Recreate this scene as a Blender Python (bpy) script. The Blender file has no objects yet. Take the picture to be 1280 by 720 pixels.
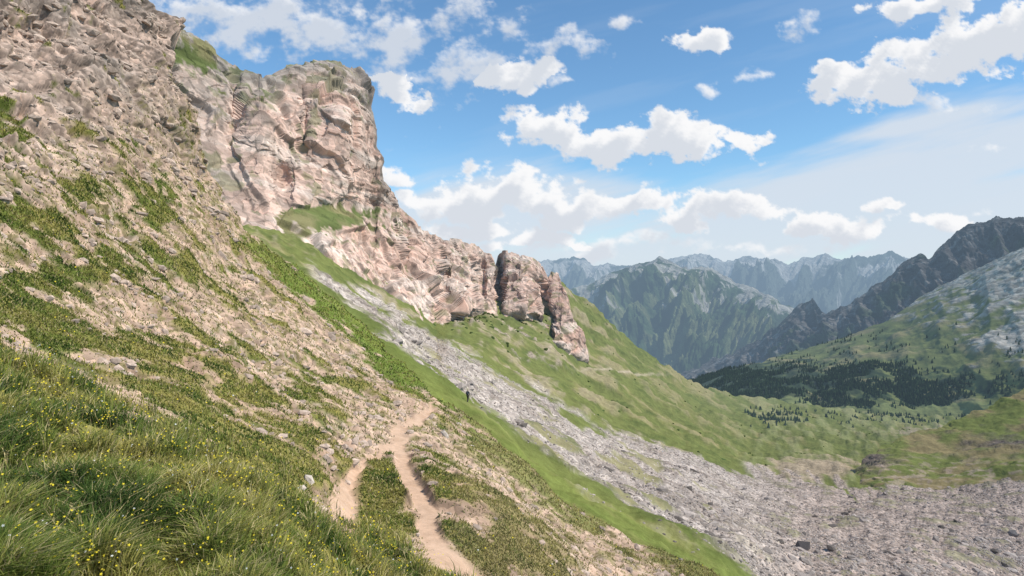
import bpy, numpy as np, math, time
T0=time.time()
rng=np.random.default_rng(7)
F=800.;CX=640.;CY=360.
S=bpy.context.scene
def unproj(u,v,d): return np.stack([(u-CX)/F*d,d+0*u,(CY-v)/F*d],-1)
def sst(a,b,x):
    t=np.clip((x-a)/(b-a),0,1); return t*t*(3-2*t)
def ip(x,pts):
    p=np.array(pts,float); return np.interp(x,p[:,0],p[:,1])
# ---------------- noise
PERM=rng.permutation(4096).astype(np.int64)
GR=rng.normal(size=(4096,3));GR/=np.linalg.norm(GR,axis=1)[:,None]
RV=rng.random(4096);R3=rng.random((4096,3))
def hsh(i,j,k): return PERM[(PERM[(PERM[i&4095]+j)&4095]+k)&4095]
def noise(p):
    i=np.floor(p).astype(np.int64);f=p-i;w=f*f*f*(f*(f*6-15)+10);r=0
    for a in(0,1):
        wx=w[...,0] if a else 1-w[...,0]
        for b in(0,1):
            wy=w[...,1] if b else 1-w[...,1]
            for c in(0,1):
                wz=w[...,2] if c else 1-w[...,2]
                g=GR[hsh(i[...,0]+a,i[...,1]+b,i[...,2]+c)]
                r=r+wx*wy*wz*((f[...,0]-a)*g[...,0]+(f[...,1]-b)*g[...,1]+(f[...,2]-c)*g[...,2])
    return r*1.7
def fbm(p,o=5,g=.5):
    s=0;a=1.
    for k in range(o): s=s+a*noise(p+k*17.3);p=p*2.03;a*=g
    return s
def ridged(p,o=5,g=.5):
    s=0;a=1.
    for k in range(o): s=s+a*(1-np.abs(noise(p+k*11.7))*1.6);p=p*2.07;a*=g
    return s-1
def voro(p):
    i=np.floor(p).astype(np.int64);f=p-i
    sh=p.shape[:-1];b=np.full(sh,9.);b2=np.full(sh,9.);idd=np.zeros(sh,np.int64);vec=np.zeros(p.shape)
    for a in(-1,0,1):
        for c in(-1,0,1):
            for e in(-1,0,1):
                h=hsh(i[...,0]+a,i[...,1]+c,i[...,2]+e)
                d=f-(np.array([a,c,e])+R3[h]);q=(d*d).sum(-1);m=q<b
                b2=np.where(m,b,np.minimum(b2,q));b=np.where(m,q,b);idd=np.where(m,h,idd);vec=np.where(m[...,None],d,vec)
    return np.sqrt(b),np.sqrt(b2),idd,vec
def blocks(p,sc,seed,tilt=.6):
    q=p/np.array(sc)+seed
    f1,f2,i,v=voro(q)
    return (RV[i]-.5)+(v*GR[i]).sum(-1)*tilt, f2-f1, RV[(i*7+3)&4095]
def blur(a,n=1):
    for _ in range(n):
        p=np.pad(a,1,mode='edge')
        a=(p[:-2,1:-1]+p[2:,1:-1]+p[1:-1,:-2]+p[1:-1,2:]+2*p[1:-1,1:-1])/6.
    return a
def rbf(pts):
    P=np.array(pts,float);X=P[:,:2]/1000;L=np.log(P[:,2]);n=len(P)
    def ph(r2): return .5*r2*np.log(r2+1e-12)
    r2=((X[:,None]-X[None])**2).sum(-1)
    A=np.zeros((n+3,n+3));A[:n,:n]=ph(r2)+np.eye(n)*2e-5;A[:n,n]=1;A[:n,n+1:]=X;A[n,:n]=1;A[n+1:,:n]=X.T
    w=np.linalg.solve(A,np.concatenate([L,[0,0,0]]))
    def ev(u,v):
        u=np.asarray(u,float)/1000;v=np.asarray(v,float)/1000
        s=w[n]+w[n+1]*u+w[n+2]*v
        for k in range(n): s=s+w[k]*ph((u-X[k,0])**2+(v-X[k,1])**2)
        return np.exp(s)
    return ev
def normals(P):
    a=np.gradient(P,axis=0);b=np.gradient(P,axis=1);n=np.cross(a,b)
    n/=np.linalg.norm(n,axis=-1)[...,None]+1e-12
    s=np.sign(-(n*P).sum(-1));s[s==0]=1
    return n*s[...,None]
def mesh_obj(name,V,Fc,col=None,attrs={},mat=None,smooth=True):
    me=bpy.data.meshes.new(name);V=np.asarray(V,np.float32);Fc=np.asarray(Fc,np.int32)
    me.vertices.add(len(V));me.vertices.foreach_set("co",V.ravel())
    k=Fc.shape[1];me.loops.add(Fc.size);me.loops.foreach_set("vertex_index",Fc.ravel())
    me.polygons.add(len(Fc));me.polygons.foreach_set("loop_start",np.arange(0,Fc.size,k,dtype=np.int32))
    me.polygons.foreach_set("use_smooth",np.full(len(Fc),smooth))
    me.update(calc_edges=True)
    if col is not None:
        a=me.color_attributes.new("Col","FLOAT_COLOR","POINT")
        c=np.ones((len(V),4),np.float32);c[:,:3]=np.clip(col,0.003,1);a.data.foreach_set("color",c.ravel())
    for n_,x in attrs.items():
        a=me.attributes.new(n_,"FLOAT","POINT");a.data.foreach_set("value",np.asarray(x,np.float32).ravel())
    o=bpy.data.objects.new(name,me);S.collection.objects.link(o)
    if mat: me.materials.append(mat)
    return o
def grid_faces(ny,nx):
    i=np.arange(ny*nx).reshape(ny,nx)
    return np.stack([i[:-1,:-1],i[:-1,1:],i[1:,1:],i[1:,:-1]],-1).reshape(-1,4)
def grid_obj(groups,P,col,rk,haze,smooth=True):
    ny,nx=P.shape[:2];Fc=grid_faces(ny,nx);V=P.reshape(-1,3);C=col.reshape(-1,3);R=rk.ravel();H=haze.ravel()
    for name,fm,mat in groups:
        f=Fc if fm is None else Fc[fm]
        if len(f)==0: continue
        u,inv=np.unique(f,return_inverse=True)
        mesh_obj(name,V[u],inv.reshape(f.shape),C[u],{"rk":R[u],"haze":H[u]},mat,smooth)
def mixc(a,b,t): return a*(1-t[...,None])+np.array(b)*t[...,None]
# ---------------- node helpers
def newmat(name):
    m=bpy.data.materials.new(name);m.use_nodes=True;m.node_tree.nodes.clear();return m
HAZE_GLOW=(0.31,0.44,0.59,1)
def terrain_mat(name,s1,sv,bd,var=.5,rough=.95):
    m=newmat(name);N=m.node_tree.nodes;L=m.node_tree.links
    tc=N.new("ShaderNodeTexCoord");at=N.new("ShaderNodeVertexColor");at.layer_name="Col"
    rk=N.new("ShaderNodeAttribute");rk.attribute_name="rk";hz=N.new("ShaderNodeAttribute");hz.attribute_name="haze"
    n1=N.new("ShaderNodeTexNoise");n1.inputs["Scale"].default_value=s1;n1.inputs["Detail"].default_value=6;n1.inputs["Roughness"].default_value=.7
    v=N.new("ShaderNodeTexVoronoi");v.inputs["Scale"].default_value=sv
    for x in(n1,v):L.new(tc.outputs["Object"],x.inputs["Vector"])
    def math_(op,a,b,c=None):
        q=N.new("ShaderNodeMath");q.operation=op
        for k,z in enumerate((a,b,c)):
            if z is None: continue
            if isinstance(z,(int,float)): q.inputs[k].default_value=z
            else: L.new(z,q.inputs[k])
        return q.outputs[0]
    sp=N.new("ShaderNodeSeparateColor");L.new(v.outputs["Color"],sp.inputs[0])
    nf=math_("MULTIPLY_ADD",n1.outputs[0],var*2.6,1-var*1.3)
    vv=math_("MULTIPLY_ADD",sp.outputs[0],.8,-.4)
    vf=math_("MULTIPLY_ADD",vv,rk.outputs["Fac"],1.)
    fac=math_("MAXIMUM",math_("MULTIPLY",nf,vf),.15)
    cm=N.new("ShaderNodeVectorMath");cm.operation="SCALE";L.new(at.outputs[0],cm.inputs[0]);L.new(fac,cm.inputs["Scale"])
    h1=math_("MULTIPLY",v.outputs["Distance"],-.7)
    h1=math_("MULTIPLY",h1,rk.outputs["Fac"]);h=math_("MULTIPLY_ADD",n1.outputs[0],1.2,h1)
    b=N.new("ShaderNodeBump");b.inputs["Distance"].default_value=bd;b.inputs["Strength"].default_value=.8;L.new(h,b.inputs["Height"])
    d=N.new("ShaderNodeBsdfDiffuse");d.inputs["Roughness"].default_value=rough;L.new(cm.outputs[0],d.inputs[0]);L.new(b.outputs[0],d.inputs["Normal"])
    e=N.new("ShaderNodeEmission");e.inputs[0].default_value=HAZE_GLOW  # constant blue glow mixed into the surface in place of airlight
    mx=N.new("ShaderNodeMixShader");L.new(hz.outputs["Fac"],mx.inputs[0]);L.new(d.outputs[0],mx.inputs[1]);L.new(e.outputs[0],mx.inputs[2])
    o=N.new("ShaderNodeOutputMaterial");L.new(mx.outputs[0],o.inputs[0]);m.cycles.emission_sampling='NONE';return m
def leaf_mat(name,tr=.35):
    m=newmat(name);N=m.node_tree.nodes;L=m.node_tree.links
    at=N.new("ShaderNodeVertexColor");at.layer_name="Col"
    d=N.new("ShaderNodeBsdfDiffuse");t=N.new("ShaderNodeBsdfTranslucent");mx=N.new("ShaderNodeMixShader");mx.inputs[0].default_value=tr
    L.new(at.outputs[0],d.inputs[0]);L.new(at.outputs[0],t.inputs[0]);L.new(d.outputs[0],mx.inputs[1]);L.new(t.outputs[0],mx.inputs[2])
    o=N.new("ShaderNodeOutputMaterial");L.new(mx.outputs[0],o.inputs[0]);return m
def haze(d): return 1-np.exp(-d/9500.)  # baked haze: share of blue glow, growing with depth
def addskirt(P,col,rk,hz,axis,at_end,dirfn,k=10,step=.06):
    e=np.take(P,-1 if at_end else 0,axis=axis);d=e[:,1]
    X=e[:,0]/d;Z=e[:,2]/d;dr=dirfn(X,Z)
    rows=[e+dr*(step*d*q**1.3)[:,None] for q in range(1,k+1)]
    jit=[r+fbm(r/ (d[:,None]*.08),3)[:,None]*np.array([0,0,1])*(d*.003)[:,None]*min(1,q/4) for q,r in enumerate(rows)]
    R=np.stack(jit,axis=axis)
    def rep(a):
        x=np.take(a,-1 if at_end else 0,axis=axis);return np.stack([x]*k,axis=axis)
    if not at_end: R=np.flip(R,axis=axis)
    cat=(lambda a,b:np.concatenate([a,b],axis)) if at_end else (lambda a,b:np.concatenate([b,a],axis))
    return cat(P,R),cat(col,rep(col)),cat(rk,rep(rk)),cat(hz,rep(hz))
M_near=terrain_mat("slope_soil_mat",1.6,6.,.05,.42)
M_path=terrain_mat("path_dirt_mat",5.,18.,.03,.3)
M_mid=terrain_mat("alpine_slope_mat",.25,.9,.6,.5)
M_scree=terrain_mat("scree_mat",.3,.9,.8,.45)
M_cliff=terrain_mat("cliff_rock_mat",.2,.3,.5,.3)
M_hill=terrain_mat("hill_mat",.03,.08,5,.5)
M_far=terrain_mat("mountain_mat",.006,.02,45,.5)
# =============== NEAR SLOPE
NE=[(-200,150),(-20,188),(60,213),(160,240),(240,272),(290,306),(335,368),(395,440),(450,500),(492,545),(515,582),(560,622),(620,700),(675,800),(720,885),(800,1010),(900,1150)]
NEp=np.array(NE,float)
def uedge(v): return np.interp(v,NEp[:,0],NEp[:,1])
near_d=rbf([(0,720,3.0),(-200,720,2.5),(200,720,3.6),(400,720,4.9),(0,860,2.2),(200,860,2.5),(500,860,4.2),(0,600,4.1),(0,500,5.6),(0,450,7.2),(0,300,12.5),(0,200,16.5),(0,100,21),(0,0,25),(0,-120,30),
(-200,500,4.6),(-200,300,8),(-200,100,14),(-200,-120,20),(560,712,8.3),(535,650,10.5),(508,590,13.5),(500,550,17),(520,520,21),(545,495,27),(400,655,6.8),(440,640,10.2),(250,560,6.8),(290,525,11.2),(150,480,9.2),(100,400,12),(200,420,14.5),(300,480,14.5),(400,520,15.5),
(200,300,21),(300,380,23.5),(400,440,25),(470,470,26.5),(308,292,34),(368,335,36),(440,395,36),(500,450,33),(100,100,25),(100,200,20.5),(200,200,28),(240,160,33),(213,60,35),(188,-20,37),(100,0,30),(150,-110,40),
(620,560,25),(700,620,23),(800,675,22),(885,720,21),(600,600,15),(650,650,13.2),(700,700,12.5),(600,720,9.2),(580,515,28),(800,780,13),(540,790,6.6),(1010,800,19),(900,860,13),(1150,900,19),(300,620,5.4),(100,540,5.6)])
nv,nu=840,660
vv=np.linspace(-110,840,nv);t=np.linspace(0,1,nu)
V_=np.repeat(vv[:,None],nu,1);ue=uedge(vv)[:,None]+9*fbm(np.stack([vv/25,vv*0,vv*0+3],-1),4)[:,None]*np.where(vv<480,1,.4)[:,None]
U_=-190+t[None]*(ue+190)
D_=near_d(U_,V_);P=unproj(U_,V_,D_);N_=normals(P)
print("near grid",time.time()-T0)
pw=fbm(P/1.3,4);pw2=fbm(P/.35+9,4);pl=fbm(P/5.+30,3)
uw=U_+pw*10;vw=V_+pw2*8
def pdist(u,v,pl_):
    best=np.full(u.shape,1e9)
    for (x0,y0,w0),(x1,y1,w1) in zip(pl_[:-1],pl_[1:]):
        dx,dy=x1-x0,y1-y0;q=np.clip(((u-x0)*dx+(v-y0)*dy)/(dx*dx+dy*dy),0,1)
        w=w0+(w1-w0)*q;dd=np.hypot(u-x0-q*dx,(v-y0-q*dy)*1.0)/w;best=np.minimum(best,dd)
    return best
pathA=[(546,500,4),(534,513,8),(513,526,9),(500,538,11),(497,556,10),(501,580,10),(515,606,12),(531,632,13),(536,660,14),(548,688,16),(572,712,19),(610,750,22)]
pathB=[(497,545,4),(478,562,5),(455,582,8),(440,602,11),(431,625,15),(428,645,18),(434,656,14)]
up=U_+pw*6+pw2*4;vp=V_+pw2*6+pw*3
pd=np.minimum(pdist(up,vp,pathA),pdist(up,vp,pathB))
path=1-sst(.7,1.3,pd)
vline=ip(uw,[(-200,380),(0,445),(120,490),(250,560),(400,648),(560,718),(640,770),(1200,1000)])
gF=sst(-18,16,vw-vline+pw*20+pw2*8)
g=np.zeros_like(U_)-.27
for (a,b,c,d_,s_) in [(30,385,70,26,.7),(15,170,45,25,.8),(5,225,30,25,.5),(195,255,24,26,.95),(130,335,60,22,.6),(15,268,40,16,.7),(120,235,50,18,.45),(190,505,110,28,.6),(60,425,80,20,.6),(20,350,50,12,.6),(360,590,60,40,.6),(290,560,60,30,.5),(478,615,24,60,.9),(475,660,30,40,.9),(590,690,35,50,.6),(560,590,30,40,.3),(640,640,110,60,.2),(750,690,120,50,.2),(60,310,30,40,.4),(10,130,40,14,.5),(250,350,50,30,.3),(220,440,90,30,.3),(400,480,60,30,.3),(160,180,40,12,.4),(60,120,40,8,.5),(330,500,60,10,.4)]:
    g+=s_*np.exp(-((U_-a)/c)**2-((V_-b)/d_)**2)
ed=(uedge(V_)-U_)
estr=sst(280,330,V_)*(1-sst(22,50,ed+pw*14))*(1-sst(470,520,V_)*.5)
g=g+estr*.8
gfine=fbm(P/.8+70,4)
topr=sst(330,120,V_+U_*.35)
G=sst(-.05,.25,g+pw*.5+pw2*.25+pl*.2+gfine*.35-.12*topr);G=np.maximum(G,gF)*(1-path)
rocky=(1-G)*(1-path)
b1,c1,r1=blocks(P+.35*pw[...,None],(2.2,2.2,1.1),5.,.7);b2,c2,r2=blocks(P,(.95,.9,.5),9.,.7);b3,c3,r3=blocks(P,(.38,.38,.22),2.)
b0,c0,r0=blocks(P+.6*pw[...,None],(5.5,5.5,3.2),3.,.9)
dis=topr*(1-G*.6)*(b0*.38+b1*.26+b2*.12+b3*.04+fbm(P/3+6,4)*.45)+(1-topr)*rocky*(b1*.10+b2*.08+b3*.035)
dis=blur(dis,2)
pa=1-path*.95
dis+=pa*(pw*.06+pw2*.02+fbm(P/.12,2)*.006)+pl*.25*sst(6,20,D_)*pa-path*.05
dis*=np.clip(D_/9,.35,1.3)
P2=P+N_*dis[...,None]
dirt=np.array([.45,.32,.23]);C=np.zeros(P.shape)+dirt
C=mixc(C,[.50,.40,.315],sst(.1,.7,pw2+pw*.5)*.6);C=mixc(C,[.29,.19,.125],sst(.0,.8,pl+pw*.4)*.6)
C=mixc(C,[.50,.375,.30],topr*.8)
C*=(.80+.40*(r2*.5+r3*.5))[...,None]**(.4+.9*(topr[...,None]))
crk=np.maximum(sst(.07,.0,c1)*.65,sst(.09,.0,c2)*.5)*topr*(1-G);C=mixc(C,[.14,.11,.09],crk)
C=mixc(C,[.27,.23,.195],topr*sst(.1,.6,fbm(P/5+4,4))*.6)
C=mixc(C,[.14,.125,.105],sst(40,-10,V_)*sst(120,150,U_)*.8)
gc=mixc(np.zeros(P.shape)+np.array([.14,.165,.038]),[.26,.225,.07],sst(-.1,.6,pl+pw*.6));gc=mixc(gc,[.065,.09,.022],sst(.1,.6,pw2-pw*.3)*.6)
dry=sst(560,620,U_)*sst(470,540,V_);gc=mixc(gc,[.28,.225,.11],dry*.8)
gc=mixc(gc,[.16,.215,.045],estr*.7)
C=C*(1-G[...,None])+gc*G[...,None]
C=mixc(C,[.52,.36,.25],path);C=mixc(C,[.42,.28,.185],path*sst(0,.6,gfine)*.6)
sp=sst(.05,.38,fbm(P/.3+50,3)+.4*pw)*(1-G)*(1-path)*(1-topr)
C=mixc(C,[.19,.165,.06],sp*.75)
NEARP,NEARN,NEARG,NEARD,NEARU,NEARV,NEARF,NEARPATH,NEARTOP=P2,N_,G,D_,U_,V_,gF,path,topr
H=haze(D_)*0
P3,C3,R3_,H3=addskirt(P2,C,rocky*.8,H,1,True,lambda X,Z:np.stack([X-.25,1+0*X,Z-.7],-1),10,.05)
fmask=(path[:-1,:-1]>.5);fm=np.zeros((P3.shape[0]-1,P3.shape[1]-1),bool);fm[:,:nu-1]=fmask
fm=fm.ravel()
grid_obj([("hillside_ground",~fm,M_near),("footpath",fm,M_path)],P3,C3,R3_,H3)
print("near",time.time()-T0)
# =============== MID SLOPE / SCREE / VALLEY
Mtop=[(250,250),(300,280),(370,290),(430,322),(520,375),(545,385),(560,360),(600,355),(640,360),(675,352),(690,342),(700,350),(720,366),(750,390),(790,425),(830,455),(860,474),(885,486),(905,491),(1000,505),(1100,518),(1500,525)]
Mbot=[(250,370),(400,450),(500,540),(600,640),(700,720),(800,780),(900,810),(1500,820)]
mid_d=rbf([(250,240,200),(300,290,165),(370,290,225),(400,340,150),(430,322,260),(520,375,300),(545,405,290),(545,385,420),(610,385,430),(600,355,560),(640,360,600),(680,390,500),(735,450,500),
(400,357,125),(480,420,106),(560,482,90),(640,552,80),(720,605,75),(800,650,70),(900,700,64),(900,780,50),(480,400,135),(560,445,155),(640,510,130),(800,600,130),(900,640,130),(1000,660,150),(1000,720,92),(1280,720,133),(1280,620,230),(1100,620,240),(1000,600,300),
(640,475,235),(760,540,235),(880,570,275),(560,430,215),(480,388,180),(690,342,640),(720,366,670),(720,450,450),(800,500,450),(750,390,720),(830,455,850),(885,486,1050),(900,530,600),(950,570,420),(1000,540,650),(1000,505,1150),(1100,518,1100),(1100,560,550),(1100,600,330),(1280,540,800),(1280,570,420),(1500,525,1150),(1500,720,160),(1500,600,330),(1500,820,110),(600,640,50),(400,450,60),(250,370,80)])
nu,nv=900,420
uu=np.linspace(250,1480,nu);t=np.linspace(0,1,nv)
top=ip(uu,Mtop)+1.5*fbm(np.stack([uu/14,uu*0,uu*0+8],-1),4);bot=ip(uu,Mbot)
U_=np.repeat(uu[None],nv,0);V_=top[None]+t[:,None]*(bot-top)[None]
D_=mid_d(U_,V_);P=unproj(U_,V_,D_);N_=normals(P)
ac=V_-.62*U_;al=U_+.62*V_
st=fbm(np.stack([ac/9,al/110,0*al],-1),5);q1=fbm(P/12,5);q2=fbm(P/(D_[...,None]*.02),4);q3=fbm(P/45+5,5)
shi=ip(U_,[(380,325),(480,386),(560,428),(640,473),(760,538),(880,571),(960,592),(1000,601),(1080,610),(1160,598),(1280,572),(1480,545)])
slo=ip(U_,[(380,338),(440,383),(500,432),(560,478),(600,512),(640,540),(720,590),(800,640),(900,694),(980,745),(1100,850),(1480,1200)])
sc=sst(-6,6,V_-shi+st*18+q2*4)*sst(-7,8,slo-V_+st*18+q2*6)*sst(370,410,U_)
tong=sst(.12,.5,st+.35*q1-.05)*(1-sst(850,960,U_))*sst(480,560,U_)*.8
tong=np.maximum(tong,sst(.3,.6,q1+.4*q2)*sst(900,1000,U_)*.5)
sc*=1-tong
dirtv=sst(0,.4,.9*np.exp(-((U_-1020)/70)**2-((V_-586)/18)**2)+.6*np.exp(-((U_-1160)/90)**2-((V_-540)/7)**2)+.25*q1+.2*st-.3)*sst(900,960,U_)
C=np.zeros(P.shape)+np.array([.165,.18,.055])
C=mixc(C,[.095,.12,.035],sst(-.1,.6,q1)*.65);C=mixc(C,[.28,.24,.10],sst(-.1,.7,st+.5*q3)*.7)
soil=sst(.08,.48,.7*st+.5*q3+.35*q2)*(1-sst(700,800,U_)*.6)*sst(120,220,D_);C=mixc(C,[.36,.29,.195],soil*.65)
C=mixc(C,[.25,.26,.11],sst(880,980,U_)*sst(-.3,.5,q2+st)*.65)
C=mixc(C,[.18,.215,.05],sst(0,20,V_-slo)*.5)
out=sst(.3,.6,q1*.6+q2*.55)*sst(250,380,D_)*(1-sst(470,500,V_))*sst(740,640,U_)
C=mixc(C,[.42,.33,.26],out)
wsh=sst(380,500,D_)*sst(1.0,.2,np.abs(V_-(455+.06*(U_-600)+q2)) /1.9)*sst(560,600,U_)*sst(850,790,U_);C=mixc(C,[.48,.39,.28],wsh*.8)
C=mixc(C,[.42,.32,.23],dirtv*.8)
scol=mixc(np.zeros(P.shape)+np.array([.45,.385,.33]),[.34,.28,.235],sst(-.2,.6,q1));scol=mixc(scol,[.52,.445,.38],sst(0,.6,st)*.5);scol=mixc(scol,[.42,.325,.265],sst(900,1050,U_)*.7)
C=C*(1-sc[...,None])+scol*sc[...,None]
rk=np.clip(sc+out+dirtv*.5+soil*.3,0,1)
b2,_,_=blocks(P,(2.2,2.2,1.4),4.)
dis=q1*1.1+q2*D_*.0022+rk*b2*.3+q3*3.5*sst(150,350,D_)+out*fbm(P/5,3)*2.
P2=P+N_*dis[...,None]
MP,MN,MSC,MD,MU,MV=P2,N_,sc,D_,U_,V_
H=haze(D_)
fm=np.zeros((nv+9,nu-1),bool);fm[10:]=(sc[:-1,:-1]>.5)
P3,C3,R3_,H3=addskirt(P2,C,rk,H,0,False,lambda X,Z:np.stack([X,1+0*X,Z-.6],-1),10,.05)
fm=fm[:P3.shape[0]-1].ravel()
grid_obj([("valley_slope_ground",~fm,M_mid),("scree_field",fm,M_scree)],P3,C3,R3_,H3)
print("mid",time.time()-T0)
# =============== CLIFF
Ct=[(150,-10),(185,10),(205,36),(245,45),(270,66),(300,86),(330,94),(350,88),(385,79),(410,75),(440,82),(456,96),(464,113),(469,150),(473,200),(479,228),(492,246),(506,263),(520,274),(528,290),(545,294),(570,300),(598,308),(612,320),(619,338),(625,318),(640,314),(665,319),(680,330),(685,356),(689,338),(698,343),(706,366),(716,395),(727,425),(736,446)]
Cb=[(150,240),(250,300),(300,325),(340,330),(370,335),(400,350),(430,365),(480,398),(520,422),(545,432),(556,420),(572,405),(600,405),(640,408),(675,412),(690,446),(730,468),(736,470)]
cl_d=rbf([(150,0,220),(150,240,180),(200,40,235),(200,250,190),(300,90,268),(300,250,215),(340,310,205),(410,78,315),(400,200,270),(380,300,222),(464,115,330),(473,210,325),(430,345,226),(545,300,400),(545,405,288),(500,255,355),(480,375,245),(613,322,500),(610,385,422),(660,320,540),(660,390,445),(695,345,560),(734,450,470),(690,425,440),(450,250,295),(350,180,250),(520,350,320)])
nu,nv=680,370
w_=np.linspace(0,1,nu);uu=152+w_*(736-152)
dens=1+2.5*np.exp(-((uu-470)/9)**2)+1.2*np.exp(-((uu-715)/18)**2)+1*np.exp(-((uu-620)/8)**2);cs=np.cumsum(dens);cs=(cs-cs[0])/(cs[-1]-cs[0]);uu=np.interp(w_,cs,uu)
j1=fbm(np.stack([uu/22,uu*0,uu*0+1],-1),5);f1_,_,ii,_=voro(np.stack([uu/13,uu*0+.5,uu*0+.5],-1))
top=ip(uu,Ct)+2.5*j1+(RV[ii]-.5)*5;bot=ip(uu,Cb);t=np.linspace(0,1,nv)
U_=np.repeat(uu[None],nv,0);V_=top[None]+t[:,None]*(bot-top)[None]
D_=cl_d(U_,V_)
def gs(a,b,c,d_): return np.exp(-((U_-a)/c)**2-((V_-b)/d_)**2)
D_=D_*(1+.13*gs(624,352,5,38)+.05*gs(352,225,12,30)+.04*gs(420,260,60,10)-.05*gs(430,150,25,60)-.03*gs(655,350,15,30)+.11*gs(684,390,5,40)+.05*gs(505,300,8,40)+.04*gs(290,140,10,50)-.05*gs(330,150,22,50)+.06*gs(555,340,6,40)-.03*gs(585,345,14,30)+.05*gs(603,350,4,30)-.04*gs(705,400,9,50)+.03*gs(380,150,5,50)+.03*gs(465,280,6,30))
foot=sst(22,0,(bot[None]-V_));MDc=mid_d(U_,V_)
D_=D_*(1-foot)+np.maximum(D_,MDc*1.06)*foot
P=unproj(U_,V_,D_);N_=normals(P)
Q=P*np.array([1,.7,1])
wr=fbm(Q/18,4);Qw=Q+2.0*wr[...,None]
b0,c0,r0=blocks(Qw,(26,26,42),1.,.8);b1,c1,r1=blocks(Qw,(11,11,13),2.,.8);b2,c2,r2=blocks(Qw,(4.6,4.6,4.),3.,.7);b3,c3,r3=blocks(Q,(2.2,2.2,1.5),4.,.5)
hz_=P[...,2]+.10*P[...,0]+2.0*wr
strata=fbm(np.stack([Q[...,0]/60,Q[...,1]/60,hz_/4.5],-1),4);strat2=fbm(np.stack([Q[...,0]/90,Q[...,1]/90,hz_/11.],-1)+40,3)
ledge=np.clip(1.3*gs(405,272,60,16)+.9*gs(300,110,50,18)*sst(-.2,.3,wr)+.8*gs(240,75,40,30)+.5*gs(360,300,40,12)+.35*gs(500,285,20,15),0,1)
dis=blur(b0*6.+b1*2.6,1)+b2*.65+b3*.2+strata*.7+strat2*1.6+wr*1.
dis*=(1-.55*ledge)*np.clip(D_/300,.5,1.3)*(.35+.65*sst(0,14,V_-top[None]))*(1-.8*foot)
P2=P+N_*dis[...,None]
C=np.zeros(P.shape)+np.array([.62,.45,.36]);C=mixc(C,[.68,.575,.49],sst(0,.5,strata+.4*wr)*.6);C=mixc(C,[.53,.34,.255],sst(.05,.5,strat2+.3*fbm(P/25+7,3))*.65)
C*=(.88+.24*(r1*.4+r2*.35+r3*.25))[...,None]
C=mixc(C,[.19,.15,.12],np.maximum(sst(.04,0,c1)*.6,sst(.03,0,c2)*.25))
cap=sst(44,8,V_-top[None]+wr*14)*(1-sst(475,490,U_)*.8)
C=mixc(C,[.31,.28,.24],cap*.7)
C=mixc(C,[.24,.20,.165],sst(.3,.7,fbm(np.stack([Q[...,0]/6,Q[...,1]/6,Q[...,2]/25],-1)+3,4))*.45)
C=mixc(C,[.38,.34,.29],sst(330,230,U_)*.45)
gr=sst(.35,.6,ledge+.35*fbm(P/5,4)+.1*wr)*1.0;gr=np.maximum(gr,cap*sst(.1,.35,fbm(P/7+3,4))*.7*sst(460,420,U_))
gr=np.maximum(gr,sst(.45,.65,fbm(P/9+13,4)+.5*(N_[...,2]-.3))*.55);gr=np.maximum(gr,foot*.9*sst(-.3,.2,fbm(P/6,3)+foot-.4))
gg=mixc(np.zeros(P.shape)+np.array([.14,.165,.055]),[.24,.215,.10],sst(-.2,.5,wr))
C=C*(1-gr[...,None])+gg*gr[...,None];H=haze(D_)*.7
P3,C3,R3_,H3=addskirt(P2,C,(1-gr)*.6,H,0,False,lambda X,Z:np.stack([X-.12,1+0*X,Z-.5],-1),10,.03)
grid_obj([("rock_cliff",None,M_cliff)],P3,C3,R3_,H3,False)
print("cliff",time.time()-T0)
# =============== generic hills
def hill(name,tp,bt,ctrl,u0,u1,nu,nv,jit,dispf,colf,mat,sk=.05,fade=0):
    f=rbf(ctrl);uu=np.linspace(u0,u1,nu);top=ip(uu,tp)+jit*fbm(np.stack([uu/20,uu*0,uu*0+len(name)],-1),6,.6)
    bot=ip(uu,bt);t=np.linspace(0,1,nv)**1.3;U=np.repeat(uu[None],nv,0);V=top[None]+t[:,None]*(bot-top)[None]
    D=f(U,V);P=unproj(U,V,D);N=normals(P);dd=dispf(P,U,V,D)
    if fade: dd=dd*(.12+.88*sst(0,fade,V-top[None]))
    P2=P+N*dd[...,None];n2=normals(P2)
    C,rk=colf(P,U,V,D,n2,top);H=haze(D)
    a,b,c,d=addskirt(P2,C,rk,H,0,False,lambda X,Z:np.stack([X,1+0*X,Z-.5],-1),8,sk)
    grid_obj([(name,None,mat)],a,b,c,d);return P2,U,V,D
hill("grassy_knoll",[(1040,608),(1062,600),(1070,588),(1078,576),(1092,566),(1104,557),(1130,545),(1180,531),(1240,505),(1280,486),(1350,465),(1500,430)],
 [(1040,628),(1100,620),(1180,612),(1280,600),(1500,585)],
 [(1040,608,330),(1100,561,360),(1180,533,380),(1280,488,400),(1500,430,420),(1100,618,280),(1280,598,270),(1500,585,290),(1180,575,335),(1280,550,335)],
 1042,1490,380,120,2.0,lambda P,U,V,D:fbm(P/15,5)*1.6+ (blocks(P,(5,5,3),3.)[0])*1.1*(sst(.0,.5,fbm(P/14+4,3))*.6+.7*np.exp(-((U-1092)/26)**2-((V-574)/16)**2)),
 lambda P,U,V,D,n,top:(lambda q,w,r:(mixc(mixc(mixc(np.zeros(P.shape)+np.array([.19,.21,.06]),[.29,.23,.11],sst(-.2,.5,q)),[.17,.135,.11],r),[.42,.32,.24],sst(.1,.4,w)*sst(560,590,V)*.7),r))
   (fbm(P/20,4),fbm(P/6,4),np.clip(np.exp(-((U-1090)/26)**2-((V-576)/16)**2)*1.4+np.exp(-((U-1260)/60)**2-((V-552)/12)**2)*1.1+.6*fbm(P/8,4)-.3,0,1)),M_mid)
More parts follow.
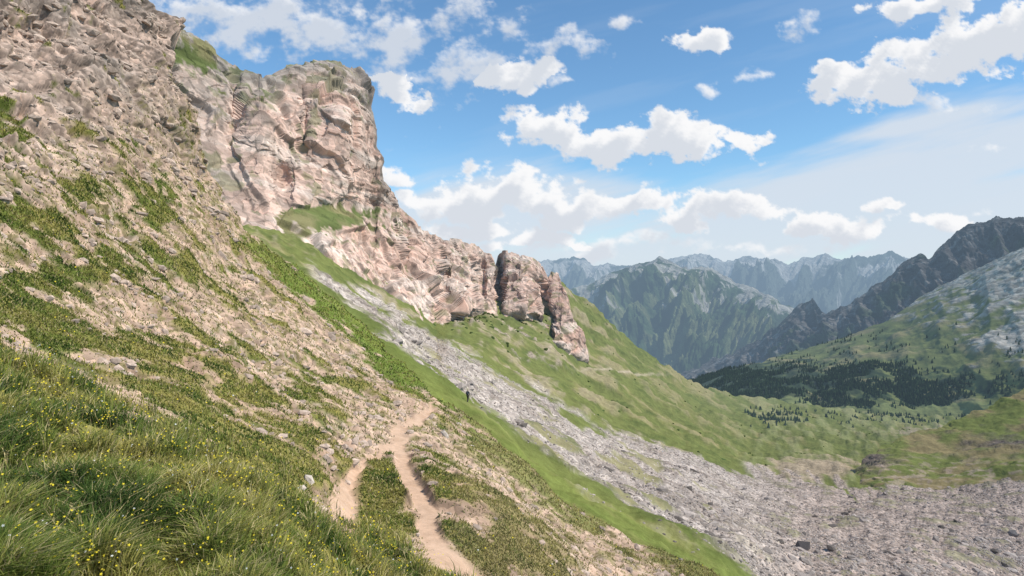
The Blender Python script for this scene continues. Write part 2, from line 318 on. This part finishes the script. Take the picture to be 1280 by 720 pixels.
R1t=[(835,486),(880,470),(940,455),(1000,437),(1060,420),(1110,400),(1150,372),(1180,355),(1230,331),(1280,309),(1400,265),(1500,240)]
def r1col(P,U,V,D,n,top):
    q=fbm(P/90,5);w=fbm(P/30,4);w2=fbm(np.stack([(U-V*.5)/14,(V+.4*U)/60,0*U],-1),4)
    C=np.zeros(P.shape)+np.array([.165,.18,.06]);C=mixc(C,[.26,.225,.105],sst(-.1,.5,q));C=mixc(C,[.08,.10,.04],sst(.05,.5,w+.4*w2-.1)*.7)
    fr=sst(1230,900,U)*.45+sst(440,472,V)*.5-.42
    C=mixc(C,[.035,.055,.025],sst(0,.35,fr+.35*w)*.9)
    C=mixc(C,[.22,.24,.09],sst(498,508,V+10*w)*.9)
    rk=sst(-.05,.3,(U-1130)/350-(V-360)/170+.35*w+.3*q+.05)*sst(1050,1130,U)
    rk=np.maximum(rk,sst(.1,.3,np.exp(-((U-1280)/70)**2-((V-425)/18)**2)+.3*w-.2))
    C=mixc(C,[.42,.38,.33],rk*.85);return C,rk
R1P,R1U,R1V,R1D=hill("green_hill",R1t,[(835,540),(1000,560),(1500,575)],
 [(835,486,1900),(880,470,2000),(1000,437,1950),(1110,400,1850),(1280,309,1750),(1500,240,1700),(900,500,1350),(1100,512,1150),(1280,505,1050),(1500,500,1000),(1000,470,1500),(1150,460,1350),(1280,400,1350),(850,540,1250),(1100,560,1130),(1500,575,1000)],
 837,1490,520,260,2.0,lambda P,U,V,D:ridged(np.stack([(U-V*.6)/110,(V+U*.3)/160,0*U+4],-1),4,.4)*18+fbm(P/90,5)*9+fbm(P/15,3)*1.,r1col,M_hill,fade=25)
def r2col(P,U,V,D,n,top):
    q=fbm(P/50,5);C=np.zeros(P.shape)+np.array([.09,.085,.08]);C=mixc(C,[.22,.205,.185],sst(.0,.5,q)*.7)
    C=mixc(C,[.06,.085,.045],sst(0,.5,fbm(P/120+5,4)+ (V-top[None]-35)/60)*.8);return C,np.ones(U.shape)
hill("dark_crag_ridge",[(842,472),(870,460),(900,447),(950,424),(975,404),(985,396),(998,380),(1015,375),(1032,391),(1060,382),(1090,360),(1105,350),(1120,335),(1140,321),(1150,318),(1160,325),(1185,297),(1210,281),(1250,272),(1280,270),(1400,255),(1500,250)],
 [(842,500),(1000,470),(1100,440),(1200,400),(1500,340)],
 [(842,472,3100),(1000,380,2800),(1140,320,2500),(1280,270,2300),(1500,250,2200),(842,500,2500),(1000,470,2250),(1100,440,2100),(1280,370,1950),(1500,340,1900)],
 842,1490,620,160,3.6,lambda P,U,V,D:ridged(np.stack([(U-V*.3)/38,V/70,0*U+9],-1),5,.5)*45+blocks(P,(60,60,80),3.)[0]*16,r2col,M_hill,fade=26)
def b1col(P,U,V,D,n,top):
    q=fbm(P/400,5);w=fbm(P/120,5);C=np.zeros(P.shape)+np.array([.05,.08,.035]);C=mixc(C,[.16,.175,.08],sst(-.1,.4,q+.3*w)*.8)
    C=mixc(C,[.40,.37,.32],sst(.12,.42,w*.8+.6*q+(38-(V-top[None]))/80-.05)*.85);return C,np.ones(U.shape)*.6
hill("forested_mountain",[(640,372),(690,362),(712,358),(735,356),(750,350),(770,341),(790,333),(808,327),(826,322),(843,330),(862,336),(885,334),(905,345),(930,352),(950,362),(972,374),(990,386),(1040,395),(1120,410),(1200,420)],
 [(640,520),(1200,500)],[(640,372,5200),(735,360,5400),(826,322,5400),(950,362,5000),(1200,420,5000),(640,520,3600),(860,470,3700),(860,500,3500),(1200,500,3600),(780,400,4700),(900,410,4300)],
 642,1200,660,280,2.4,lambda P,U,V,D:ridged(np.stack([(U-830+(V-330)*.35)/70,V/140,0*U+2],-1),7,.56)*230+fbm(P/200,4)*30,b1col,M_far,fade=38)
def b2col(P,U,V,D,n,top):
    q=fbm(P/600,5);C=np.zeros(P.shape)+np.array([.11,.13,.10]);C=mixc(C,[.52,.49,.44],sst(-.1,.3,q+fbm(P/150,4)*.5+(20-(V-top[None]))/50)*.85);return C,np.ones(U.shape)*.5
hill("distant_mountain_range",[(560,335),(640,330),(680,327),(700,323),(718,322),(735,328),(752,330),(775,332),(800,338),(835,326),(858,321),(880,318),(905,327),(935,321),(960,325),(985,330),(1003,322),(1025,318),(1048,322),(1065,324),(1085,322),(1100,318),(1113,315),(1132,321),(1160,326),(1250,330),(1500,335)],
 [(560,430),(1500,430)],[(560,335,10500),(880,320,10500),(1110,316,9500),(1500,335,10000),(560,430,8000),(880,430,7600),(1200,430,7600),(1500,430,8000)],
 562,1490,900,160,2.8,lambda P,U,V,D:ridged(np.stack([(U+(V-330)*.5)/38,V/100,0*U+6],-1),6,.55)*360+fbm(P/300,3)*25,b2col,M_far,fade=28)
g=np.linspace(-1,1,60);gx,gy=np.meshgrid(np.sign(g)*np.abs(g)**2*60000,np.sign(g)*np.abs(g)**2*60000)
gp=np.stack([gx,gy,-900+0*gx],-1)
grid_obj([("ground",None,M_far)],gp,np.zeros(gp.shape)+np.array([.07,.10,.05]),np.zeros(gx.shape),haze(np.hypot(gx,gy)*.8))
print("hills",time.time()-T0)
# =============== scatter
def pick(w,n):
    w=w.ravel();c=np.cumsum(w);return np.searchsorted(c,rng.random(n)*c[-1])
def surf(P,N,idx,shape):
    ny,nx=shape;i=idx//nx;j=idx%nx;i=np.clip(i,0,ny-2);j=np.clip(j,0,nx-2);a=rng.random(len(idx))[:,None];b=rng.random(len(idx))[:,None]
    p=P[i,j]*(1-a)*(1-b)+P[i+1,j]*a*(1-b)+P[i,j+1]*(1-a)*b+P[i+1,j+1]*a*b
    return p,N[i,j],i,j
def blades(name,p,h,w,lean,col,mat):
    n=len(p);az=rng.random(n)*6.283;d=np.stack([np.cos(az),np.sin(az),0*az],-1);az2=rng.random(n)*6.283;s=np.stack([np.cos(az2),np.sin(az2),0*az],-1)
    up=np.array([0,0,1.]);L=lean[:,None];h=h[:,None];w=w[:,None]
    b0=p-s*w*.5-up*h*.1;b1=p+s*w*.5-up*h*.1;m=p+up*h*.6+d*h*L*.35;m0=m-s*w*.38;m1=m+s*w*.38;tp=p+up*h*(1-.3*L)+d*h*L
    V=np.stack([b0,b1,m1,m0,tp],1).reshape(-1,3);k=np.arange(n)[:,None]*5
    Fc=np.concatenate([k+[0,1,2],k+[0,2,3],k+[3,2,4]],0)
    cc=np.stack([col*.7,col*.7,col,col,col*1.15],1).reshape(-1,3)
    return mesh_obj(name,V,Fc,cc,{},mat)
grassM=leaf_mat("grass_mat",.3)
shape=NEARD.shape;duw=np.repeat((uedge(vv)+190)[:,None],shape[1],1)
vis=((NEARU>-60)&(NEARV<760)&(NEARV>-20)).astype(float)
def gcol(p,n,bright=1.):
    a=fbm(p/.7,3);a2=fbm(p/.25+4,2);b=rng.random(n);base=np.array([.185,.225,.05])+0*p
    base=mixc(base,[.34,.305,.09],sst(-.25,.55,a+.5*(b-.5)+.4*a2));base=mixc(base,[.075,.12,.03],sst(.05,.6,-a+.4*(b-.5)));c=rng.random(n)
    base[c>.82]=[.48,.40,.20];return base*(.7+.6*rng.random(n))[:,None]*bright
n=150000;idx=pick(NEARF*duw*vis*sst(-.7,.3,fbm(NEARP/.45,3))*(NEARD<11),n);p,nn,i,j=surf(NEARP,NEARN,idx,shape)
tuft=sst(-.3,.6,fbm(p/.42+3,2));h=(.05+.25*tuft*rng.random(n)+.05*rng.random(n))
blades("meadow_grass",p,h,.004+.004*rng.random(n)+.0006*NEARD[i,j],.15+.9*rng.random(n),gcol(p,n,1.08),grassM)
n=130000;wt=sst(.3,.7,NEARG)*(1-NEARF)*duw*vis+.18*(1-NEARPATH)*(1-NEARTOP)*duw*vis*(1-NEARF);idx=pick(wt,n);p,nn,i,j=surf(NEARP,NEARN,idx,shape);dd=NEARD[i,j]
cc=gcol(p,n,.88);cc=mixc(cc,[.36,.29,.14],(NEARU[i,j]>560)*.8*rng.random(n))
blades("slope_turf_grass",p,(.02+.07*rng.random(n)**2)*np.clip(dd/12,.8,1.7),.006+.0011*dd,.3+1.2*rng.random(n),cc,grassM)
n=2000;idx=pick(NEARF*duw*vis*(.2+sst(0,.4,fbm(NEARP/.8+20,2)))*np.clip(NEARD/5,.5,1.3)*(NEARD<12)+.10*NEARG*duw*vis,n);p,nn,i,j=surf(NEARP,NEARN,idx,shape)
p=p+np.array([0,0,1])*((.14+.16*rng.random(n))*np.where(NEARF[i,j]>.5,1,.4))[:,None];r=(.006+.006*rng.random(n))*np.clip(NEARD[i,j]/6,.8,2)
ang=np.arange(10)*math.pi/5;rad=np.where(np.arange(10)%2,.45,1.)
tx=rng.normal(size=(n,3));nz=np.array([0,-.5,.8])+.4*rng.normal(size=(n,3));ty=np.cross(nz,tx);ty/=np.linalg.norm(ty,axis=1)[:,None];tx=np.cross(ty,nz);tx/=np.linalg.norm(tx,axis=1)[:,None]
ring=p[:,None]+r[:,None,None]*(tx[:,None]*(np.cos(ang)*rad)[None,:,None]+ty[:,None]*(np.sin(ang)*rad)[None,:,None])
V=np.concatenate([p[:,None],ring],1).reshape(-1,3);k=np.arange(n)[:,None]*11
Fc=np.concatenate([k+[0,1+a,1+(a+1)%10] for a in range(10)],0);fc=np.where((rng.random(n)<.92)[:,None],np.array([[.78,.62,.05]]),np.array([[.65,.65,.6]]))
mesh_obj("yellow_wildflowers",V,Fc,np.repeat(fc,11,0),{},leaf_mat("petal_mat",.2))
ph=(1+5**.5)/2
IV=np.array([(-1,ph,0),(1,ph,0),(-1,-ph,0),(1,-ph,0),(0,-1,ph),(0,1,ph),(0,-1,-ph),(0,1,-ph),(ph,0,-1),(ph,0,1),(-ph,0,-1),(-ph,0,1)])/1.9
IF=np.array([(0,11,5),(0,5,1),(0,1,7),(0,7,10),(0,10,11),(1,5,9),(5,11,4),(11,10,2),(10,7,6),(7,1,8),(3,9,4),(3,4,2),(3,2,6),(3,6,8),(3,8,9),(4,9,5),(2,4,11),(6,2,10),(8,6,7),(9,8,1)])
def rocks(name,p,size,col,mat):
    n=len(p);V=IV[None]*(.7+.6*rng.random((n,12,1)));sc_=np.stack([.7+.7*rng.random(n),.6+.6*rng.random(n),.4+.4*rng.random(n)],-1);V=V*sc_[:,None]
    a=rng.random(n)*6.28;ca,sa=np.cos(a)[:,None],np.sin(a)[:,None];x=V[...,0]*ca-V[...,1]*sa;y=V[...,0]*sa+V[...,1]*ca
    b=rng.normal(size=n)[:,None]*.4;cb,sb=np.cos(b),np.sin(b);z=V[...,2]*cb-x*sb;x=x*cb+V[...,2]*sb
    V=np.stack([x,y,z],-1)*size[:,None,None]*.5+p[:,None];Fc=(IF[None]+12*np.arange(n)[:,None,None]).reshape(-1,3)
    return mesh_obj(name,V.reshape(-1,3),Fc,np.repeat(col,12,0),{"rk":np.full(12*n,.5),"haze":np.full(12*n,.01)},mat,False)
M_rock=terrain_mat("loose_rock_mat",6,14,.02,.35)
n=28000;idx=pick(MSC*(MV<735)*(MU<1300)*sst(430,560,MU)*(MD<330)*(.35+sst(-.2,.5,fbm(MP/15+7,3))),n);p,nn,i,j=surf(MP,MN,idx,MD.shape)
sz=.18+.35*rng.random(n)**3+.0022*MD[i,j]*rng.random(n)+(rng.random(n)>.992)*1.6
cb=np.array([.48,.41,.355])*(.6+.6*rng.random(n))[:,None];cb[rng.random(n)>.88]=[.17,.145,.125]
rocks("scree_rocks",p,sz,cb,M_rock)
n=3200;idx=pick((1-NEARG)*(1-.93*NEARPATH)*duw*vis*(.12+sst(0,.5,fbm(NEARP/2+17,3))+.3*NEARTOP),n);p,nn,i,j=surf(NEARP,NEARN,idx,shape)
sz=(.03+.26*rng.random(n)**4)*np.clip(NEARD[i,j]/14,.5,2.);cb=np.array([.49,.38,.30])*(.65+.5*rng.random(n))[:,None]
rocks("slope_stones",p,sz,cb,M_rock)
def atnear(u,v):
    k=np.argmin((NEARU-u)**2+(NEARV-v)**2);return NEARP.reshape(-1,3)[k]
for (u,v,s_) in [(384,602,.2),(378,610,.13),(451,650,.12),(556,545,.35),(588,560,.3),(572,532,.25),(850,702,.2)]:
    q=atnear(u,v);o=rocks("stone",np.array([q]),np.array([s_]),np.array([[.5,.43,.36]]),M_rock)
def atmid(u,v):
    k=np.argmin((MU-u)**2+(MV-v)**2);return MP.reshape(-1,3)[k]
for (u,v,s_,c) in [(1003,682,4.2,.12),(824,605,2.0,.15),(1265,668,3.,.25),(930,612,1.8,.2)]:
    rocks("boulder",np.array([atmid(u,v)]),np.array([s_]),np.array([[c,c*.9,c*.85]]),M_rock)
n=420;idx=pick((1-MSC)*(MD>280)*(MU<1150)*(.05+np.exp(-((MU-600)/50)**2-((MV-392)/14)**2)*3+sst(.1,.5,fbm(MP/40,3))*.4*sst(860,1000,MU)),n);p,nn,i,j=surf(MP,MN,idx,MD.shape)
rocks("mountain_shrubs",p,.8+1.6*rng.random(n)+.0015*MD[i,j],np.array([.07,.10,.035])*(.7+.6*rng.random(n))[:,None],leaf_mat("shrub_mat",.1))
def trees(name,p,h,col):
    n=len(p);m=7
    tiers=[(0.05,.26,.5),(.3,.2,.75),(.55,.13,1.)]
    a=np.arange(m)*2*math.pi/m;allV=[];per=(m+1)*3
    for z0,r,z1 in tiers:
        rr=r*(.65+.7*rng.random((n,m)));x=np.cos(a)*rr;y=np.sin(a)*rr;z=z0+.05*rng.normal(size=(n,m))
        ring=np.stack([x,y,z],-1);tip=np.zeros((n,1,3));tip[...,2]=z1;allV.append(np.concatenate([ring,tip],1))
    V=np.concatenate(allV,1)*h[:,None,None]+p[:,None]
    f=[]
    for k in range(3):
        f+=[(k*(m+1)+q,k*(m+1)+(q+1)%m,k*(m+1)+m) for q in range(m)]
    f=np.array(f);Fc=(f[None]+per*np.arange(n)[:,None,None]).reshape(-1,3)
    return mesh_obj(name,V.reshape(-1,3),Fc,np.repeat(col,per,0),{"rk":np.zeros(per*n),"haze":np.full(per*n,.10)},M_hill,False)
fw=np.clip(sst(448,470,R1V)*sst(1290,1150,R1U)*(sst(-.25,.15,fbm(R1P/110,4)))+.08*sst(.25,.5,fbm(R1P/60+8,4))*sst(400,430,R1V),0,1)*sst(512,502,R1V)
n=10000;idx=pick(fw,n);p,_,i,j=surf(R1P,R1P,idx,R1D.shape)
trees("conifer_forest",p,4.5+5.5*rng.random(n),np.array([.036,.058,.024])*(.6+.8*rng.random(n))[:,None])
n=420;idx=pick((MU>930)*(MU<1280)*(MV<540)*(MD>650)*sst(.0,.4,fbm(MP/60+2,3))*(np.exp(-((MV-521)/7)**2)),n);p,_,i,j=surf(MP,MN,idx,MD.shape)
trees("conifer_grove",p,3.5+3.5*rng.random(n),np.array([.045,.07,.03])*(.6+.8*rng.random(n))[:,None])
print("scatter",time.time()-T0)
# =============== hiker
def simple_mat(name,c,r=.8):
    m=newmat(name);N=m.node_tree.nodes;L=m.node_tree.links;b=N.new("ShaderNodeBsdfPrincipled");b.inputs["Roughness"].default_value=r
    nz=N.new("ShaderNodeTexNoise");nz.inputs["Scale"].default_value=20;cr=N.new("ShaderNodeValToRGB")
    cr.color_ramp.elements[0].color=(c[0]*.7,c[1]*.7,c[2]*.7,1);cr.color_ramp.elements[1].color=(c[0]*1.3,c[1]*1.3,c[2]*1.3,1)
    L.new(nz.outputs[0],cr.inputs[0]);L.new(cr.outputs[0],b.inputs["Base Color"]);o=N.new("ShaderNodeOutputMaterial");L.new(b.outputs[0],o.inputs[0]);return m
hk=bpy.data.objects.new("hiker",None);S.collection.objects.link(hk)
def skin(name,vs,es,rs,mat,root=0):
    me=bpy.data.meshes.new(name);me.from_pydata(vs,es,[]);o=bpy.data.objects.new(name,me);S.collection.objects.link(o)
    sk=o.modifiers.new("s","SKIN");sv=me.skin_vertices[0].data
    for k,r in enumerate(rs): sv[k].radius=(r,r) if not isinstance(r,tuple) else r;sv[k].use_root=(k==root)
    ss=o.modifiers.new("d","SUBSURF");ss.levels=1;ss.render_levels=1;me.materials.append(mat);o.parent=hk;return o
cl=simple_mat("jacket_mat",(.03,.04,.05));pn=simple_mat("trousers_mat",(.05,.045,.04));skn=simple_mat("skin_mat",(.45,.28,.2));pk=simple_mat("backpack_mat",(.02,.03,.05));hr=simple_mat("hair_mat",(.04,.025,.015))
skin("jacket",[(0,0,.98),(0,0,1.2),(0,0,1.42),(-.18,0,1.42),(-.25,.02,1.15),(-.22,.2,.98),(.18,0,1.42),(.25,-.04,1.15),(.23,.1,.95)],[(0,1),(1,2),(2,3),(3,4),(4,5),(2,6),(6,7),(7,8)],[(.16,.11),(.16,.12),(.12,.1),.07,.05,.04,.07,.05,.04],cl)
skin("trousers",[(0,0,1.0),(-.09,0,.92),(-.1,.16,.52),(-.1,.05,.1),(.09,0,.92),(.1,-.06,.5),(.1,-.28,.12)],[(0,1),(1,2),(2,3),(0,4),(4,5),(5,6)],[.13,.1,.07,.05,.1,.07,.05],pn)
skin("boots",[(-.1,.05,.08),(-.1,.2,.04),(.1,-.3,.1),(.1,-.16,.04)],[(0,1),(2,3)],[.055,.04,.055,.04],hr)
skin("head",[(0,.0,1.48),(0,.02,1.56),(0,.03,1.64),(0,.02,1.71)],[(0,1),(1,2),(2,3)],[.05,.065,.085,.07],skn)
skin("hair",[(0,-.02,1.66),(0,-.01,1.73)],[(0,1)],[.085,.07],hr)
skin("hands",[(-.22,.2,.97),(-.21,.26,.92),(.23,.1,.94),(.23,.13,.87)],[(0,1),(2,3)],[.035,.03,.035,.03],skn)
skin("backpack",[(0,-.2,1.02),(0,-.22,1.2),(0,-.2,1.42)],[(0,1),(1,2)],[(.15,.1),(.17,.13),(.14,.1)],pk)
hp=atmid(581,507);hk.location=(hp[0],hp[1],hp[2]-.05);hk.rotation_euler=(0,0,math.radians(-20))
# =============== clouds: self-lit sheet with painted shading in the sky ahead, 45 km away
E=[(320,28,135,48,1),(405,48,85,42,1),(225,8,70,30,1),(505,55,46,70,1),(498,108,34,36,0),(560,88,76,30,1),(630,98,60,26,0),(660,118,20,12,0),(565,25,76,24,1),(690,50,50,17,1),(715,101,26,8,1),(775,22,22,8,1),(885,56,36,18,0),(937,97,28,9,1),(1000,33,28,12,1),(892,112,18,7,1),(455,20,56,24,1),
(690,165,50,28,0),(760,178,82,23,0),(850,182,80,22,0),(922,172,34,16,0),(1080,108,54,38,0),(1150,88,82,34,0),(1220,62,82,42,0),(1290,40,70,40,0),(1165,4,66,15,0),(1185,126,46,10,1),
(520,250,34,12,0),(590,258,72,24,0),(650,242,70,28,0),(720,262,76,24,0),(780,255,40,14,0),(622,288,40,11,0),(712,285,40,10,0),(858,270,42,18,0),(930,260,52,15,0),(1030,286,52,16,0),(1085,290,54,13,0),(1175,278,34,16,0),(498,224,26,12,0),(560,290,38,12,0),(1255,183,26,11,1),(740,314,110,10,1),(800,300,70,8,1),(960,305,70,8,1),(1110,262,26,9,0),(1240,300,46,9,1),(1210,262,22,8,1),(680,305,80,9,0)]
us=np.arange(-160,1440,1.35);vs=np.arange(-120,352,1.35);U_,V_=np.meshgrid(us,vs)
B=np.stack([U_/800,V_/800,0*U_],-1)
wx=fbm(B*9,5);wy=fbm(B*9+31,5);fine=fbm(B*np.array([17,24,1])+5,7,.62)
uu_=U_+wx*26;vv_=V_+wy*14
best=np.full(U_.shape,-9.);wis=np.zeros(U_.shape)
for (a,b,c,d_,s_) in E:
    y=(vv_-b)/d_;y=np.where((y>0)&(s_==0),y*1.4,y)/1.2
    q=1-np.sqrt(((uu_-a)/(c*1.15))**2+y*y);m=q>best;best=np.where(m,q,best);wis=np.where(m,s_,wis)
wis=fbm(B*3+9,2)*.15+wis
soft=.40+.85*np.clip(wis,0,1)
dn=np.maximum(best,-1.)+fine*(.62+.3*np.clip(wis,0,1))+.05
A1=sst(0,1,dn/soft)*(1-.15*np.clip(wis,0,1))
def shift(a,dy,dx): return np.roll(np.roll(a,dy,0),-dx,1)
th=0
for k in range(1,8): th=th+np.clip(shift(dn,k*3,k*2),0,1.2)
shd=sst(.8,4.6,th+fine*2.2)  # painted cloud shade: greyer where more cloud lies toward the sun
colr=mixc(np.zeros(U_.shape+(3,))+np.array([.96,.96,.97]),[.62,.67,.75],shd*.8)
st=fbm(np.stack([(U_+.9*V_)/330,(V_+.22*U_)/60,0*U_+3],-1),6,.55)
veil=np.full(U_.shape,-9.)
for (a,b,c,d_) in [(1120,222,350,56),(1290,170,280,66),(1000,268,400,42),(620,272,260,50),(900,305,600,44),(1150,250,320,56),(1240,290,260,50)]:
    veil=np.maximum(veil,1-np.hypot((U_-a)/c,(V_-b+(U_-a)*.12)/d_))
VA=sst(-.2,.55,veil+.45*st)*.9+.08*sst(.1,.8,st)
VA=np.clip(VA,0,.92)
al=1-(1-A1)*(1-VA);cc=(colr*A1[...,None]+np.array([.68,.75,.84])*((1-A1)*VA)[...,None])/np.maximum(al,1e-4)[...,None]
al=al*sst(-160,-100,U_)*sst(1440,1380,U_)*sst(-120,-90,V_)
dr=unproj(U_,V_,np.ones(U_.shape));dr/=np.linalg.norm(dr,axis=-1)[...,None]
Fc=grid_faces(*U_.shape);Fc=Fc[al.ravel()[Fc].max(1)>.004];uq,inv=np.unique(Fc,return_inverse=True)
mc=newmat("cloud_mat");N=mc.node_tree.nodes;L=mc.node_tree.links
at=N.new("ShaderNodeVertexColor");at.layer_name="Col";aa=N.new("ShaderNodeAttribute");aa.attribute_name="alpha_v"
e=N.new("ShaderNodeEmission");tr=N.new("ShaderNodeBsdfTransparent");mx=N.new("ShaderNodeMixShader");o=N.new("ShaderNodeOutputMaterial")
L.new(at.outputs[0],e.inputs[0]);L.new(aa.outputs["Fac"],mx.inputs[0]);L.new(tr.outputs[0],mx.inputs[1]);L.new(e.outputs[0],mx.inputs[2]);L.new(mx.outputs[0],o.inputs[0]);mc.cycles.emission_sampling='NONE'
mesh_obj("sky_clouds",(dr*45000).reshape(-1,3)[uq],inv.reshape(Fc.shape),cc.reshape(-1,3)[uq],{"alpha_v":al.ravel()[uq]},mc)
print("clouds",time.time()-T0)
# =============== light & sky
EL=math.radians(48);AZ=(0.90,-0.43)
sd=np.array([AZ[0]*math.cos(EL),AZ[1]*math.cos(EL),math.sin(EL)]);sd/=np.linalg.norm(sd)
from mathutils import Vector
sl=bpy.data.lights.new("sun","SUN");sl.energy=5.0;sl.angle=math.radians(.5);sl.color=(1,.94,.86);so=bpy.data.objects.new("sun",sl);S.collection.objects.link(so)
so.rotation_euler=Vector(sd).to_track_quat('Z','Y').to_euler();so.location=(0,0,100)
W=bpy.data.worlds.new("World");S.world=W;W.use_nodes=True;N=W.node_tree.nodes;L=W.node_tree.links;N.clear()
sky=N.new("ShaderNodeTexSky");sky.sky_type='NISHITA';sky.sun_disc=False;sky.sun_elevation=EL;sky.sun_rotation=math.atan2(sd[0],sd[1]);sky.altitude=1000;sky.air_density=1.15;sky.dust_density=.5;sky.ozone_density=1.4
q=N.new("ShaderNodeVectorMath");q.operation="MULTIPLY";q.inputs[1].default_value=(.84,1.13,1.26);L.new(sky.outputs[0],q.inputs[0])
bg=N.new("ShaderNodeBackground");bg.inputs[1].default_value=.13;L.new(q.outputs[0],bg.inputs[0]);wo=N.new("ShaderNodeOutputWorld");L.new(bg.outputs[0],wo.inputs[0])
cam=bpy.data.cameras.new("camera");cam.lens=36*F/1280;cam.clip_start=.05;cam.clip_end=200000;co=bpy.data.objects.new("camera",cam);S.collection.objects.link(co);co.rotation_euler=(math.radians(90),0,0);S.camera=co
S.view_settings.view_transform='Standard';S.view_settings.look='None';S.view_settings.exposure=0
print("done",time.time()-T0)
